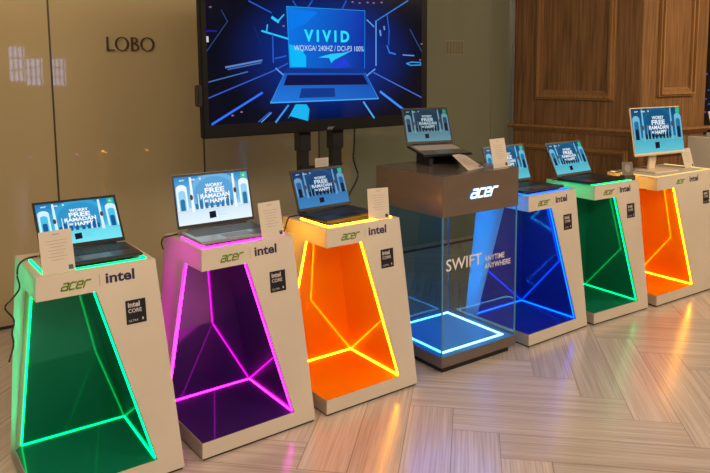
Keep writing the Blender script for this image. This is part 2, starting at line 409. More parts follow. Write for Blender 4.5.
# the rest of the room, behind and beside the viewer
def wall_box(name, a, b, m): q = MB(); q.box(a, b); return struct(q.build(name, m))
wall_box('wall_left', (-6.2, -7, 0), (-6, 2.2, HC), PLASTER)
wall_box('wall_right', (7, -7, 0), (7.2, 10, HC), PLASTER)
wall_box('wall_front', (-6, -7.2, 0), (7, -7, HC), PLASTER)
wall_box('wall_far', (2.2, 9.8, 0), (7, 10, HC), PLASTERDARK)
WINM = emit('daylight_pane', (.42, .55, 1.0), 7.)
def mirrored(u, v):                        # where the line of sight lands on the right-hand wall after the glass wall
    p = on_wall(u, v); d = ray(u, v).normalized(); d = d - wn * (2 * d.dot(wn)); return p + d * ((6.98 - p.x) / d.x)
for i, (u0, v0, u1, v1) in enumerate(((11, 46, 23, 82), (28, 58, 41, 86), (53, 58, 64, 86))):
    a, b = mirrored(u0, v1), mirrored(u1, v0); y0, y1 = min(a.y, b.y), max(a.y, b.y)
    q = MB(); q.box((6.96, y0, a.z), (7.0, y1, b.z)); o = struct(q.build('window_%d' % (i + 1), WINM))
    q = MB(); n_ = 3
    for k in range(n_ + 1): yy = y0 + (y1 - y0) * k / n_; q.box((6.94, yy - .015, a.z), (6.96, yy + .015, b.z))
    for k in range(4): zz = a.z + (b.z - a.z) * k / 3; q.box((6.94, y0, zz - .015), (6.96, y1, zz + .015))
    q.build('window_frame', WHITE, o)

# ------------------------------------------------------------------ display plinths
H, HB, ZT = .9, .077, .81
def fl(z): t = z / H; return V((.062 * t, .076 * t, z))
def plinth(loc, rz, label, led, led_s, base, mirror, fac, extra=0., inner=None):
    root = thing('display_plinth', label, 'plinth', loc, rz, 'tapered display plinths')
    led_m = emit('led_glow', led, led_s); led_f = emit('led_frame_glow', led, led_s * .8)
    inner_m = emit('added_side_glow', inner or led, {4.2: 20, 14: 10, 30: 32, 6.5: 30}[led_s]); acr = acrylic('tinted_acrylic', base, mirror, fac)
    wb = .58 + extra
    def fr(z): t = z / H; return V((wb - .063 * t, .076 * t, z))
    def br(z): t = z / H; return V((wb - .063 * t, .536 - .054 * t, z))
    def bl(z): t = z / H; return V((.062 * t, .536 - .054 * t, z))
    ZB = .011
    A, A1 = fl(HB), fl(ZT)
    B = V((.467, .076 * HB / H, HB)); B1 = V((.275, .076 * ZT / H, ZT))
    FC = V((.477, .459, HB)); Di = V((.034, .459, HB)); D1i = V((.085, .297, ZT))
    Do = V((.062 * HB / H, .43, HB)); D1o = V((.062 * ZT / H, .258, ZT))
    nr = (B1 - B).cross(FC - B).normalized(); nb = (D1i - Di).cross(FC - Di).normalized()
    dc = nr.cross(nb); dc = dc / dc.z; T = FC + dc * (ZT - HB)
    m = MB()
    m.poly([fl(ZB), fr(ZB), fr(H), fl(H), A1, B1, B, A])                    # front with its cut-out
    m.mi = 1; m.poly([bl(ZB), fl(ZB), A, Do, D1o, A1, fl(H), bl(H)]); m.mi = 0                  # left side with its cut-out
    m.poly([fr(ZB), br(ZB), br(H), fr(H)]); m.poly([br(ZB), bl(ZB), bl(H), br(H)])
    m.poly([fl(H), fr(H), br(H), bl(H)]); m.poly([bl(ZB), br(ZB), fr(ZB), fl(ZB)])
    m.poly([A, B, FC, Di, Do]); m.poly([A1, D1o, D1i, T, B1]); m.poly([B, B1, T, FC]); m.poly([FC, T, D1i, Di]); m.poly([Do, Di, D1i, D1o])
    m.build('body', [WHITE, DIFF], root)
    m = MB(); m.tube([(.10, .475, .12), (.13, .40, .78)], .005); m.build('added_inner_light', inner_m, root)  # unseen tubes added inside the body so its left side glows
    m = MB(); m.tube([(.17, .12, .855), (.17, .42, .855)], .005); m.build('added_inner_light', inner_m, root)
    m = MB(); i = .007; m.hexa([fl(0) + V((i, i, 0)), fr(0) + V((-i, i, 0)), br(0) + V((-i, -i, 0)), bl(0) + V((i, -i, 0)), fl(0) + V((i, i, ZB)), fr(0) + V((-i, i, ZB)), br(0) + V((-i, -i, ZB)), bl(0) + V((i, -i, ZB))])
    m.build('foot', FOOT, root)
    MB().plate([A + V((.002, .002, 0)), B + V((-.001, .002, 0)), FC, Di, Do + V((.002, 0, 0))], (0, 0, 1), .0008, .0022).build('niche_floor', acr, root)
    nbi = nb if nb.y < 0 else -nb; nri = nr if nr.x < 0 else -nr
    MB().plate([FC, T, D1i, Di] if nbi.y < 0 else [FC, T, D1i, Di], nbi, .0008, .0022).build('niche_back', acr, root)
    MB().plate([B + V((0, .003, 0)), FC, T, B1 + V((0, .003, 0))], nri, .0008, .0022).build('niche_side', acr, root)
    up = V((0, 0, .006)); inn = nri * .006 + nbi * .006
    for p, q in ((D1i + nbi * .003 + V((.002, -.002, -.004)), Di + up + V((.002, -.003, 0))), (Di + up + nbi * .006, FC + up + inn), (FC + up + inn, B + up + nri * .007 + V((0, .022, 0))), (B + nri * .006 + up + V((0, .012, 0)), B1 + nri * .006 + V((0, .012, -.003)))):
        m = MB(); m.tube([p, q], .0034); m.build('led_strip', led_m, root, smooth=True)
    # glowing frame and riser on top
    m = MB(); x0, x1, y0, y1, z0, z1, w = .092, .49, .104, .36, H, H + .005, .010
    if extra: x0, x1, y0, y1 = .072, .07 + .455 + extra - .012, .086, .46
    m.box((x0, y0, z0), (x1, y0 + w, z1)); m.box((x0, y0 + w, z0), (x0 + w, y1, z1)); m.box((x1 - w, y0 + w, z0), (x1, y1, z1))
    m.build('light_frame', led_f if not extra else emit('soft_led', (1, .7, .25), 1.2), root)
    if not extra: m = MB(); m.box((.14, .15, H), (.45, .40, H + .0115)); m.build('riser', BLACK, root)
    # printed marks on the front
    P = Flat((0, 0, 0), (1, 0, 0), (0, .076, H)); k = math.hypot(.076, H) / H
    ex = extra * .58
    m = MB(); P.put(m, fit(LOGO, .144 + ex, .831 * k, .262 + ex, .866 * k), .0006); m.build('green_lettering', ACER, root)
    m = MB(); P.quad(m, .2895 + ex, .828 * k, .2925 + ex, .876 * k, .0006); m.build('divider', LINEGREY, root)
    m = MB(); P.put(m, text_in('intel', .314 + ex, .834 * k, .428 + ex, .877 * k, .03), .0006); m.build('navy_lettering', INTEL, root)
    cx = extra * .98
    m = MB(); m.plate([P.p(x, y, 0) for x, y in ((.383 + cx, .655 * k), (.464 + cx, .655 * k), (.464 + cx, .751 * k), (.383 + cx, .751 * k))], P.n, .0003, .0018); bd = m.build('badge', CHIP, root)
    m = MB()
    for t, a, b, c_, d, bo in (('intel', .392, .722, .440, .744, .03), ('CORE', .392, .700, .446, .716, .02), ('ULTRA', .392, .664, .430, .673, .0)):
        m = MB(); P.put(m, text_in(t, a + cx, b * k, c_ + cx, d * k, bo), .0023); m.build('badge_lettering', CHIPTXT, bd)
    m = MB(); P.quad(m, .446 + cx, .666 * k, .452 + cx, .676 * k, .0023); m.build('badge_mark', CHIPTXT, bd)
    return root

GREEN = dict(led=(.0, 1, .22), base=(.004, .17, .095), mirror=(.05, .6, .4), fac=.18, inner=(0, 1, .4))
MAGENTA = dict(led=(1, .012, .72), base=(.035, .01, .11), mirror=(.5, .12, .6), fac=.22)
AMBER = dict(led=(1, .40, .006), base=(.75, .2, .0), mirror=(.8, .4, .1), fac=.14)
BLUE = dict(led=(.0, .085, 1), base=(.008, .02, .36), mirror=(.2, .6, .8), fac=.3, inner=(0, .3, 1))
KP = {1: ((-1.197, 2.446, 0), .619), 2: ((-.662, 2.834, 0), .643), 3: ((-.146, 3.22, 0), .633), 5: ((1.031, 4.049, 0), .640), 6: ((1.543, 4.41, 0), .578), 7: ((2.097, 4.753, 0), .597)}
plinth(*KP[1], 'white tapered plinth with green lit niche beside the purple plinth', led_s=4.2, **GREEN)
plinth(*KP[2], 'white tapered plinth with purple niche and magenta light strips', led_s=14, **MAGENTA)
plinth(*KP[3], 'white tapered plinth with orange lit niche beside the bronze glass tower', led_s=30, **AMBER)
plinth(*KP[5], 'white tapered plinth with deep blue lit niche behind the glass tower', led_s=6.5, **BLUE)
plinth(*KP[6], 'white tapered plinth with green lit niche between blue and orange plinths', led_s=4.2, **GREEN)
plinth(*KP[7], 'wider white plinth with orange niche under the cream desktop monitor', led_s=30, extra=.25, **AMBER)
def KM(k): loc, rz = (KP[k] if k in KP else (TL_, TR_)); return Matrix.Translation(loc) @ Matrix.Rotation(rz, 4, 'Z')
TL_, TR_, TW, TD, TH = (.462, 3.669, 0), .612, .586, .588, 1.097

# bronze and glass tower
tw = thing('display_tower', 'taller bronze and clear glass display tower with a lit logo on its hood', 'display stand', TL_, TR_)
m = MB(); m.box((0, 0, TH - .221), (TW, TD, TH)); m.build('hood', BRONZE, tw, bevel=.002)
m = MB(); m.box((.004, .004, TH), (TW - .004, TD - .004, TH + .0025)); m.build('hood_top', BRONZE_TOP, tw)
m = MB(); m.box((0, 0, .04), (TW, TD, .097)); m.build('base', BRONZE, tw, bevel=.002)
m = MB(); m.box((.03, .03, 0), (TW - .03, TD - .03, .04)); m.build('foot', FOOT, tw)
TLED = emit('tower_led', (.2, .6, 1.0), 9.0)
m = MB(); a, b, w = .052, .536, .013; z0, z1 = .0972, .101
m.box((a, a, z0), (b, a + w, z1)); m.box((a, b - w, z0), (b, b, z1)); m.box((a, a + w, z0), (a + w, b - w, z1)); m.box((b - w, a + w, z0), (b, b - w, z1)); m.build('light_square', TLED, tw)
m = MB(); a, b = .052, .536; z0, z1 = TH - .226, TH - .2215
m.box((a, a, z0), (b, a + w, z1)); m.box((a, b - w, z0), (b, b, z1)); m.box((a, a + w, z0), (a + w, b - w, z1)); m.box((b - w, a + w, z0), (b, b - w, z1)); m.build('added_hood_glow', emit('added_hood_blue', (.0, .25, 1), 40.), tw)  # blue ring added under the hood to fill the case with glow
m = MB(); m.box((.006, .006, .0971), (TW - .006, TD - .006, .0974)); m.build('base_top', acrylic('blue_gloss', (.12, .42, .7), (.5, .7, .8), .2, .08), tw)
g = .008; z0, z1 = .0975, TH - .221
EDGE = emit('glass_edge', (.05, .3, .55), .55)
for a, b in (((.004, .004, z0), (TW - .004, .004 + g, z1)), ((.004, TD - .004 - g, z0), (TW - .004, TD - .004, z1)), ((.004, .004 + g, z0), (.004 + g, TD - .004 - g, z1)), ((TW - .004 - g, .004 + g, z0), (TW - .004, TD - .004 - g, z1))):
    m = MB(); m.box(a, b); m.build('glass_panel', GLASSGLOW if b[0] < .1 else GLASS, tw)
GE = mat('polished_glass_edge', (.07, .22, .36), .15, 0, .5)
for x, y in ((.0045, .0045), (TW - .0095, .0045), (.0045, TD - .0095), (TW - .0095, TD - .0095)):
    m = MB(); m.box((x - .0015, y - .0015, z0), (x + .0055, y + .0055, z1)); m.build('glass_edge', GE, tw)
fp = Flat((0, 0, 0), (1, 0, 0), (0, 0, 1))
lm_ = MB(); hal = MB()
lx0, lx1, lz0, lz1 = .195, .415, TH - .142, TH - .082
fp.put(lm_, fit(LOGO, lx0, lz0, lx1, lz1), .006); 
lo = lm_.build('lit_logo', emit('logo_white', (.75, .9, 1), 1.6), tw, label='glowing white logo letters')
bk = MB()
for q in fit(LOGO, lx0, lz0, lx1, lz1): bk.plate([fp.p(x, y, 0) for x, y in q], fp.n, .0008, .0055)
bk.build('logo_returns', emit('logo_halo', (.1, .45, 1), 1.2), lo)
FROST = mat('frosted_white_print', (.62, .64, .66), .6)
m = MB(); fz = -.0034
def tface(u, v): q = KM('t').inverted() @ hit(u, v, KM('t') @ V((0, 0, 0)), KM('t').to_3x3() @ V((0, -1, 0))); return q.x, q.z
bx, bz = tface(446.5, 272.3); ex_, ez = tface(482.5, 253)
zt = tface(447.6, 260)[1]
fp.put(m, text_in('SWIFT', bx, bz, ex_, zt, .01), fz); m.build('glass_lettering', FROST, tw)
m = MB()
ax, az = tface(485, 256.6); ax1 = tface(505, 248)[0]; bx1, bz1 = tface(511, 255)
hL = .032
z2 = tface(511, 263.2)[1]; 
fp.put(m, text_in('ANYTIME', ax, z2 + hL + .012, ax1, z2 + 2 * hL + .012, .012), fz); fp.put(m, text_in('ANYWHERE', ax, z2, bx1, z2 + hL, .012), fz)
m.build('small_glass_lettering', FROST, tw)

# ------------------------------------------------------------------ laptop displays
def shade(c, k): return tuple(min(1, x * k) for x in c[:3])
def mixc(a, b, t): return tuple(a[i] * (1 - t) + b[i] * t for i in range(3))
def poster(mb, P, w, h, pal):
    """the advert shown on every display: pale arches, dark doorways, four lines of words"""
    top, mid, pale, dark, floor_, word = [srgb(*c) for c in pal]
    q = lambda pts: [[(x * w, y * h) for x, y in pts]]
    n = 6
    for i in range(n):
        a, b = .3 + .7 * i / n, .3 + .7 * (i + 1) / n
        ca, cb = mixc(mid, top, i / n), mixc(mid, top, (i + 1) / n)
        mb.poly([P.p(0, a * h, .0002), P.p(w, a * h, .0002), P.p(w, b * h, .0002), P.p(0, b * h, .0002)], [ca, ca, cb, cb])
    f2 = mixc(floor_, mid, .35)
    mb.poly([P.p(0, 0, .0002), P.p(w, 0, .0002), P.p(w, .3 * h, .0002), P.p(0, .3 * h, .0002)], [floor_, floor_, f2, f2])
    P.put(mb, q(clip(disc(.52, .62, .34, .44, 26))), .0004, mixc(top, mid, .5)); P.put(mb, q(clip(disc(.52, .60, .28, .36, 26))), .0005, mixc(top, mid, .3))
    P.put(mb, q([(0, .26), (1, .26), (1, .34), (0, .34)]), .0006, mixc(floor_, dark, .2))
    for x0, x1, y1 in ((.01, .15, .84), (.86, 1.0, .86)):
        P.put(mb, q(arch(x0, .3, x1, y1)), .0006, pale); P.put(mb, q(arch(x0 + .025, .3, x1 - .025, y1 - .12)), .0007, mid); P.put(mb, q(arch(x0 + .04, .3, x1 - .04, y1 - .3)), .0008, dark)
    for x in (.21, .79): P.put(mb, q([(x - .02, .26), (x + .02, .26), (x + .014, .98), (x - .014, .98)]), .0007, pale)
    for x in (.26, .32, .39, .46, .54, .61, .68, .73): P.put(mb, q(arch(x - .02, .3, x + .02, .47 + .06 * math.sin(x * 40))), .0008, dark)
    for x in (.29, .355, .645, .71): P.put(mb, q([(x - .008, .3), (x + .008, .3), (x + .004, .62), (x - .004, .62)]), .0008, pale)
    for x, y in ((.2, .56), (.8, .62)): P.put(mb, q(disc(x, y, .022, .06, 10)), .0009, srgb(96, 62, 48))
    W = word
    for t, x0, x1, y0, y1 in (('WORRY', .40, .64, .74, .815), ('FREE', .385, .655, .615, .725), ('RAMADAN', .32, .72, .51, .60), ('HAPPY', .44, .68, .40, .49), ('BE', .37, .42, .425, .475)):
        P.put(mb, text_in(t, x0 * w, y0 * h, x1 * w, y1 * h, .035), .0011, W)
    P.put(mb, fit(LOGO, .06 * w, .915 * h, .14 * w, .945 * h), .0011, W); P.put(mb, text_in('intel', .2 * w, .91 * h, .27 * w, .955 * h, .02), .0011, W); P.quad(mb, .33 * w, .918 * h, .35 * w, .95 * h, .0011, W)
    P.put(mb, q([(.41, .08), (.50, .09), (.50, .23), (.41, .22)]), .0011, srgb(16, 18, 40))
    for k in range(3): P.quad(mb, .52 * w, (.13 + .04 * k) * h, (.66 - .03 * (k % 2)) * w, (.143 + .04 * k) * h, .0011, mixc(floor_, top, .28))
    g = srgb(40, 190, 120) if W[0] > .5 else srgb(22, 140, 95)
    P.put(mb, q([(.9, .86), (.985, .86), (.985, .985), (.9, .985)]), .0011, mixc(g, mid, .15)); P.put(mb, q([(.92, .9), (.965, .9), (.942, .96)]), .0012, mixc(g, pale, .6))

BRIGHT = ((15, 122, 188), (75, 195, 235), (210, 245, 255), (10, 90, 150), (120, 232, 245), (250, 255, 255))
WHITEP = ((30, 135, 205), (150, 215, 245), (240, 250, 255), (45, 120, 165), (235, 248, 255), (255, 255, 255))
DIM = ((12, 48, 92), (38, 96, 150), (105, 155, 195), (10, 24, 40), (60, 130, 190), (200, 218, 235))
DIMMER = ((14, 42, 62), (40, 74, 96), (105, 145, 165), (16, 28, 36), (98, 145, 160), (170, 195, 205))
MIDP = ((8, 66, 108), (30, 115, 158), (110, 185, 215), (8, 32, 50), (95, 195, 212), (225, 238, 245))
PIC = picture('display_pixels', 1.0)

def laptop(k, x, y, a, w, d, th, label, shell, deck, keys, pal, z=.9122, pitch=0., name='laptop', red=False):
    M = KM(k) @ Matrix.Translation((x, y, z)) @ Matrix.Rotation(a, 4, 'Z') @ Matrix.Rotation(pitch, 4, 'X')
    root = thing(name, label, 'laptop', M.translation, 0, 'laptops on show')
    root.rotation_euler = M.to_euler()
    t = .0145
    m = MB(); m.box((0, 0, .001), (w, d, t)); m.build('base', shell, root, bevel=.003)
    m = MB()
    for fx in (.03, w - .06):
        for fy in (.03, d - .04): m.box((fx, fy, 0), (fx + .03, fy + .01, .0015))
    m.build('rubber_feet', BLACK_SOFT, root)
    m = MB(); m.box((.004, .004, t), (w - .004, d - .012, t + .0008)); m.build('deck', deck, root)
    m = MB(); kx0, kx1, ky0, ky1 = w * .06, w * .94, d * .42, d * .88; rows, colsn = 6, 15
    for r in range(rows):
        for c_ in range(colsn):
            kw, kh = (kx1 - kx0) / colsn, (ky1 - ky0) / rows
            if r == 0 and 4 <= c_ <= 8:
                if c_ > 4: continue
                m.box((kx0 + c_ * kw + .001, ky0 + .001, t + .0008), (kx0 + (c_ + 5) * kw - .001, ky0 + kh - .001, t + .0024)); continue
            m.box((kx0 + c_ * kw + .001, ky0 + r * kh + .001, t + .0008), (kx0 + (c_ + 1) * kw - .001, ky0 + (r + 1) * kh - .001, t + .0024))
    m.build('keyboard', keys, root)
    m = MB(); m.box((w * .33, d * .06, t + .0008), (w * .67, d * .36, t + .0013)); m.build('touchpad', TOUCH if deck is not BLACK else BLACK_SOFT, root)
    if red:
        m = MB(); m.box((w * .08, d * .1, t + .0008), (w * .24, d * .3, t + .0012)); m.build('palm_sticker', mat('red_sticker', (.22, .03, .02), .5), root, label='dark red sticker')
    m = MB(); m.tube([(w * .12, d - .006, t + .001), (w * .88, d - .006, t + .001)], .006, 10); m.build('hinge', BLACK if shell is not SILVER else DARKGREY, root, smooth=True)
    # lid: local frame u along width, v up the lid, n towards the user
    lh = d * .97; O = V((0, d - .004, t + .001)); vv = V((0, math.cos(th), math.sin(th)))
    P = Flat(O, (1, 0, 0), vv)
    m = MB(); m.plate([P.p(px, py, 0) for px, py in ((0, .006), (w, .006), (w, lh), (0, lh))], P.n, -.006, 0); lid = m.build('lid', shell, root, bevel=.0015)
    m = MB(); m.plate([P.p(px, py, 0) for px, py in ((.0008, .007), (w - .0008, .007), (w - .0008, lh - .0008), (.0008, lh - .0008))], P.n, .0002, .001); m.build('bezel', BLACK, lid)
    bw, bt, bb = .010, .012, .022
    S = Flat(P.p(bw, bb, .0012), (1, 0, 0), vv); m = MB(); poster(m, S, w - 2 * bw, lh - bb - bt, pal); m.build('screen', PIC, lid)
    return root
laptop(1, .133, .113, -.013, .346, .236, .956, 'dark grey laptop with a bright cyan screen on the green plinth nearest the lettered wall', DARKGREY, DARKGREY, KEYBLACK, BRIGHT)
laptop(2, .075, .107, -.024, .395, .268, 1.341, 'large silver laptop with a white and blue screen on the purple plinth', SILVER, SILVER, KEYBLUE, WHITEP)
laptop(3, .105, .137, .065, .353, .235, 1.21, 'black laptop with a dim blue screen on the orange plinth below the television', BLACK, BLACK, KEYBLACK, DIM)
laptop(5, .064, .119, -.018, .385, .263, 1.222, 'dark laptop on the blue plinth, screen half hidden behind a white card', DARKGREY, DARKGREY, KEYBLACK, MIDP)
laptop(6, .023, .082, .051, .39, .262, 1.101, 'black laptop with a red sticker on the far green plinth', BLACK, BLACK, KEYBLACK, MIDP, red=True)
LZ = TH + .0725
laptop('t', .158, .338, -.264, .316, .246, 1.061, 'small warm grey laptop raised on a stand on the bronze tower', BLACK, KEYGREY, GREYBEIGE, DIMMER, z=LZ - .013, pitch=.132)
# its stand
LM = KM('t') @ Matrix.Translation((.176, .348, LZ - .013)) @ Matrix.Rotation(-.264, 4, 'Z')
st = thing('laptop_stand', 'dark folding stand holding up the small laptop on the bronze tower', 'laptop stand', KM('t') @ V((.30, .40, TH + .0025)), TR_ - .264)
iv = st.matrix_basis.inverted() if False else (Matrix.Translation(st.location) @ Matrix.Rotation(TR_ - .264, 4, 'Z')).inverted()
T2 = iv @ LM @ Matrix.Rotation(.132, 4, 'X')
m = MB(); m.box((.02, .02, -.005), (.27, .20, -.0005), T2); m.build('tray', BLACK_SOFT, st)
zf = -.0
c0 = iv @ LM
for sx in (.05, .22):
    pts = [T2 @ V((sx, .02, -.005)), T2 @ V((sx, .20, -.005))]
    lo_ = [V((p.x, p.y, .004)) for p in pts]; xx = V((.012, 0, 0))
    m = MB(); m.hexa([lo_[0] - xx, lo_[0] + xx, lo_[1] + xx, lo_[1] - xx, pts[0] - xx, pts[0] + xx, pts[1] + xx, pts[1] - xx]); m.build('side_wedge', BLACK_SOFT, st)
m = MB(); pa, pb_ = T2 @ V((.05, .12, -.006)), T2 @ V((.22, .12, -.006))
m.hexa([V((pa.x, pa.y - .004, .004)), V((pb_.x, pb_.y - .004, .004)), V((pb_.x, pb_.y + .004, .004)), V((pa.x, pa.y + .004, .004)), pa - V((0, .004, 0)), pb_ - V((0, .004, 0)), pb_ + V((0, .004, 0)), pa + V((0, .004, 0))]); m.build('brace', BLACK_SOFT, st)
a = T2 @ V((.03, .05, 0)); b = T2 @ V((.26, .17, 0))
m = MB(); m.box((a.x, a.y - .01, 0), (b.x, b.y + .02, .004)); m.build('base_plate', BLACK_SOFT, st)

# ------------------------------------------------------------------ sign cards
def sign_card(M, w, h, lean, label, dark=CARDBLACK, name='sign_card', foot=True):
    root = thing(name, label, 'sign card', M.translation, 0, 'printed sign cards'); root.rotation_euler = M.to_euler()
    vv = V((0, math.sin(lean), math.cos(lean))); P = Flat((-w / 2, 0, .001), (1, 0, 0), vv)
    m = MB(); m.plate([P.p(x, y, 0) for x, y in ((0, 0), (w, 0), (w, h), (0, h))], P.n, -.002, 0); m.build('card', CARD, root)
    m = MB()
    P.quad(m, .4 * w, .9 * h, .62 * w, .925 * h, .0005)
    for i, (a, b) in enumerate(((.16, .84), (.2, .8), (.28, .74), (.24, .78), (.3, .7), (.22, .8), (.3, .7))): P.quad(m, a * w, (.76 - .075 * i) * h, b * w, (.772 - .075 * i) * h, .0005)
    m.build('print', INK, root)
    m = MB(); P.quad(m, .8 * w, .05 * h, .94 * w, .155 * h, .0005); m.build('corner_mark', dark, root)
    m = MB(); q0, q1 = P.p(w * .5, h * .55, -.003), V((0, .045, .001)) if lean < .35 else V((0, vv.y * h * .55 + .004, .001))
    if foot:
        m = MB(); m.bar(q0, q1, .03, .002, up=V((0, 1, 0))); m.build('easel_leg', CLEAR, root)
    return root
def card_on(k, x, y, a, z=.9): return KM(k) @ Matrix.Translation((x, y, z)) @ Matrix.Rotation(a, 4, 'Z')
sign_card(card_on(1, .150, .092, .1), .122, .163, .16, 'white sign card standing before the bright cyan laptop', mat('teal_print', (.02, .13, .17), .5), foot=False)
sign_card(card_on(2, .424, .09, .1), .122, .165, .2, 'white sign card at the corner of the large silver laptop', foot=False)
sign_card(card_on(3, .405, .1, -.2), .118, .160, .1, 'sign card with amber glow beside the dim blue black laptop', foot=False)
sign_card(card_on('t', .495, .05, .08, TH + .0025), .132, .168, .22, 'upright sign card on the front edge of the bronze tower')
sign_card(card_on(7, .735, .235, -.1), .108, .150, .32, 'sign card leaning below the cream desktop monitor')
# card lying back against the laptop stand on the tower
def tl_hit(u, v, y): q = hit(u, v, KM('t') @ V((0, y, 0)), KM('t').to_3x3() @ V((0, -1, 0))); return KM('t').inverted() @ q
b0, b1 = tl_hit(468.5, 168.2, .075), tl_hit(483.8, 164.6, .12)
t0, t1 = tl_hit(452, 155, .25), tl_hit(462.5, 153.5, .29)
b0.z = b1.z = TH + .004
rt = thing('sign_card', 'sign card lying tilted back in front of the raised small laptop', 'sign card', KM('t') @ ((b0 + b1) / 2), TR_, 'printed sign cards')
o_ = (b0 + b1) / 2; Q = [b0 - o_, b1 - o_, t1 - o_, t0 - o_]
nn = (Q[1] - Q[0]).cross(Q[3] - Q[0]).normalized()
m = MB(); m.plate(Q, nn, -.0015, 0); m.build('card', CARD, rt)
L2 = lambda s, t: (Q[0] * (1 - s) + Q[1] * s) * (1 - t) + (Q[3] * (1 - s) + Q[2] * s) * t + nn * .0006
m = MB()
for i in range(6): m.poly([L2(.2, .3 + .1 * i), L2(.8, .3 + .1 * i), L2(.8, .315 + .1 * i), L2(.2, .315 + .1 * i)])
m.build('print', INK, rt)
m = MB(); m.poly([L2(.8, .05), L2(.95, .05), L2(.95, .14), L2(.8, .14)]); m.build('corner_mark', CARDBLACK, rt)
m = MB(); mid_ = (Q[2] + Q[3]) / 2; m.bar(mid_ + V((0, -.01, -.004)), V((mid_.x, mid_.y - .01, Q[0].z)), .05, .003, up=V((0, 1, 0))); m.build('easel_leg', CLEAR, rt)

# clear holder on the far green plinth
hm = KM(6) @ Matrix.Translation((.475, .125, .9)) @ Matrix.Rotation(-.35, 4, 'Z')
ah = thing('sign_holder', 'small frosted clear sign holder beside the black laptop with red sticker', 'sign holder', hm.translation); ah.rotation_euler = hm.to_euler()
P = Flat((-.042, 0, .03), (1, 0, 0), (0, .22, 1))
m = MB(); m.plate([P.p(x, y, 0) for x, y in ((0, 0), (.084, 0), (.084, .085), (.075, .094), (.009, .094), (0, .085))], P.n, -.004, 0); m.build('panel', mat('frosted_clear', (.2, .18, .15), .15, 0, .6), ah)
m = MB(); P.put(m, [disc(.042, .05, .022, .028, 16)], .0006); m.build('emblem', mat('pale_emblem', (.3, .27, .22), .4), ah)
m = MB(); m.box((-.045, -.02, 0), (.045, .035, .032)); m.build('foot', mat('smoked_foot', (.09, .075, .06), .2), ah, bevel=.004)

# ------------------------------------------------------------------ desktop monitor on the widest plinth
AM = KM(7) @ Matrix.Translation((.094, .28, 0)) @ Matrix.Rotation(-.092, 4, 'Z')
ai = thing('desktop_monitor', 'cream framed all in one desktop computer on the wide orange plinth', 'computer', KM(7) @ V((.094, .28, .9)), .597 - .092)
w, h, z0, tl = .554, .334, .146, .184
P = Flat((0, 0, z0), (1, 0, 0), (0, math.sin(tl), math.cos(tl)))
m = MB(); m.plate([P.p(x, y, 0) for x, y in ((0, -.022), (w, -.022), (w, h), (0, h))], P.n, -.014, 0); bz = m.build('housing', CREAM, ai, bevel=.006)
S = Flat(P.p(.007, .0, .0006), (1, 0, 0), P.v); m = MB(); poster(m, S, w - .014, h - .007, MIDP); m.build('screen', PIC, ai)
m = MB(); nb = P.p(w * .47, .02, -.03); m.hexa([V((w * .47 - .035, .055, .012)), V((w * .47 + .035, .055, .012)), V((w * .47 + .035, .075, .012)), V((w * .47 - .035, .075, .012))] + [V((w * .47 - .035, .035, .2)), V((w * .47 + .035, .035, .2)), V((w * .47 + .035, .05, .2)), V((w * .47 - .035, .05, .2))]); m.build('neck', CREAM, ai, bevel=.003)
m = MB(); m.box((w * .47 - .13, -.08, 0), (w * .47 + .13, .12, .012)); m.build('base', CREAM, ai, bevel=.004)

# ------------------------------------------------------------------ television and its stand
TY, TA = 4.5, R(37)
d0 = ray(315, 132); TP = CAM + d0 * (TY / d0.y)
te = V((math.cos(TA), math.sin(TA), 0)); tn = V((te.y, -te.x, 0))
def tv(u, v): q = hit(u, v, TP, tn); return (q - TP).dot(te), q.z - TP.z
tl0 = tv(204, 138.5); s0 = tl0[0]; s1 = tv(427.6, 60)[0]; zb = (tl0[1] + tv(405, 126)[1]) / 2; hh = (s1 - s0) * .585
tvr = thing('television', 'large black flat television showing a blue laptop advert', 'television', TP, TA)
m = MB(); m.box((s0, 0, zb), (s1, .05, zb + hh)); m.build('housing', mat('matte_black_bezel', (.006, .006, .007), .55, 0, .2), tvr, bevel=.006)
P = Flat((0, 0, 0), (1, 0, 0), (0, 0, 1))
a0, b0 = tv(209.4, 125.3); a1 = tv(421.5, 60)[0]; b1 = zb + hh - .02
m = MB(); GX, GY = 26, 16
def bgc(x, y):
    cx_, cy_ = tv(330, 55); r = math.hypot((x - cx_) * .8, (y - cy_) * 1.25)
    k = max(0., 1 - r / .62); return mixc(srgb(5, 9, 26), srgb(0, 62, 190), k ** 1.35)
for i in range(GX):
    for j in range(GY):
        xs = [a0 + (a1 - a0) * (i + p) / GX for p in (0, 1, 1, 0)]; ys = [b0 + (b1 - b0) * (j + p) / GY for p in (0, 0, 1, 1)]
        m.poly([P.p(x, y, .0006) for x, y in zip(xs, ys)], [bgc(x, y) for x, y in zip(xs, ys)])
def tpoly(pts, hgt, col): m.poly([P.p(*tv(u, v), hgt) for u, v in pts][::-1], [c for c in col][::-1] if isinstance(col[0], tuple) else col)
CY, LB, MB_, DK = srgb(40, 200, 255), srgb(90, 150, 230), srgb(30, 90, 200), srgb(6, 14, 60)
def tline(pts, wd_, col):
    wd_ *= .68
    q = [tv(u, v) for u, v in pts]
    for qq in strokes([q], wd_): P.put(m, [qq], .0012, col)
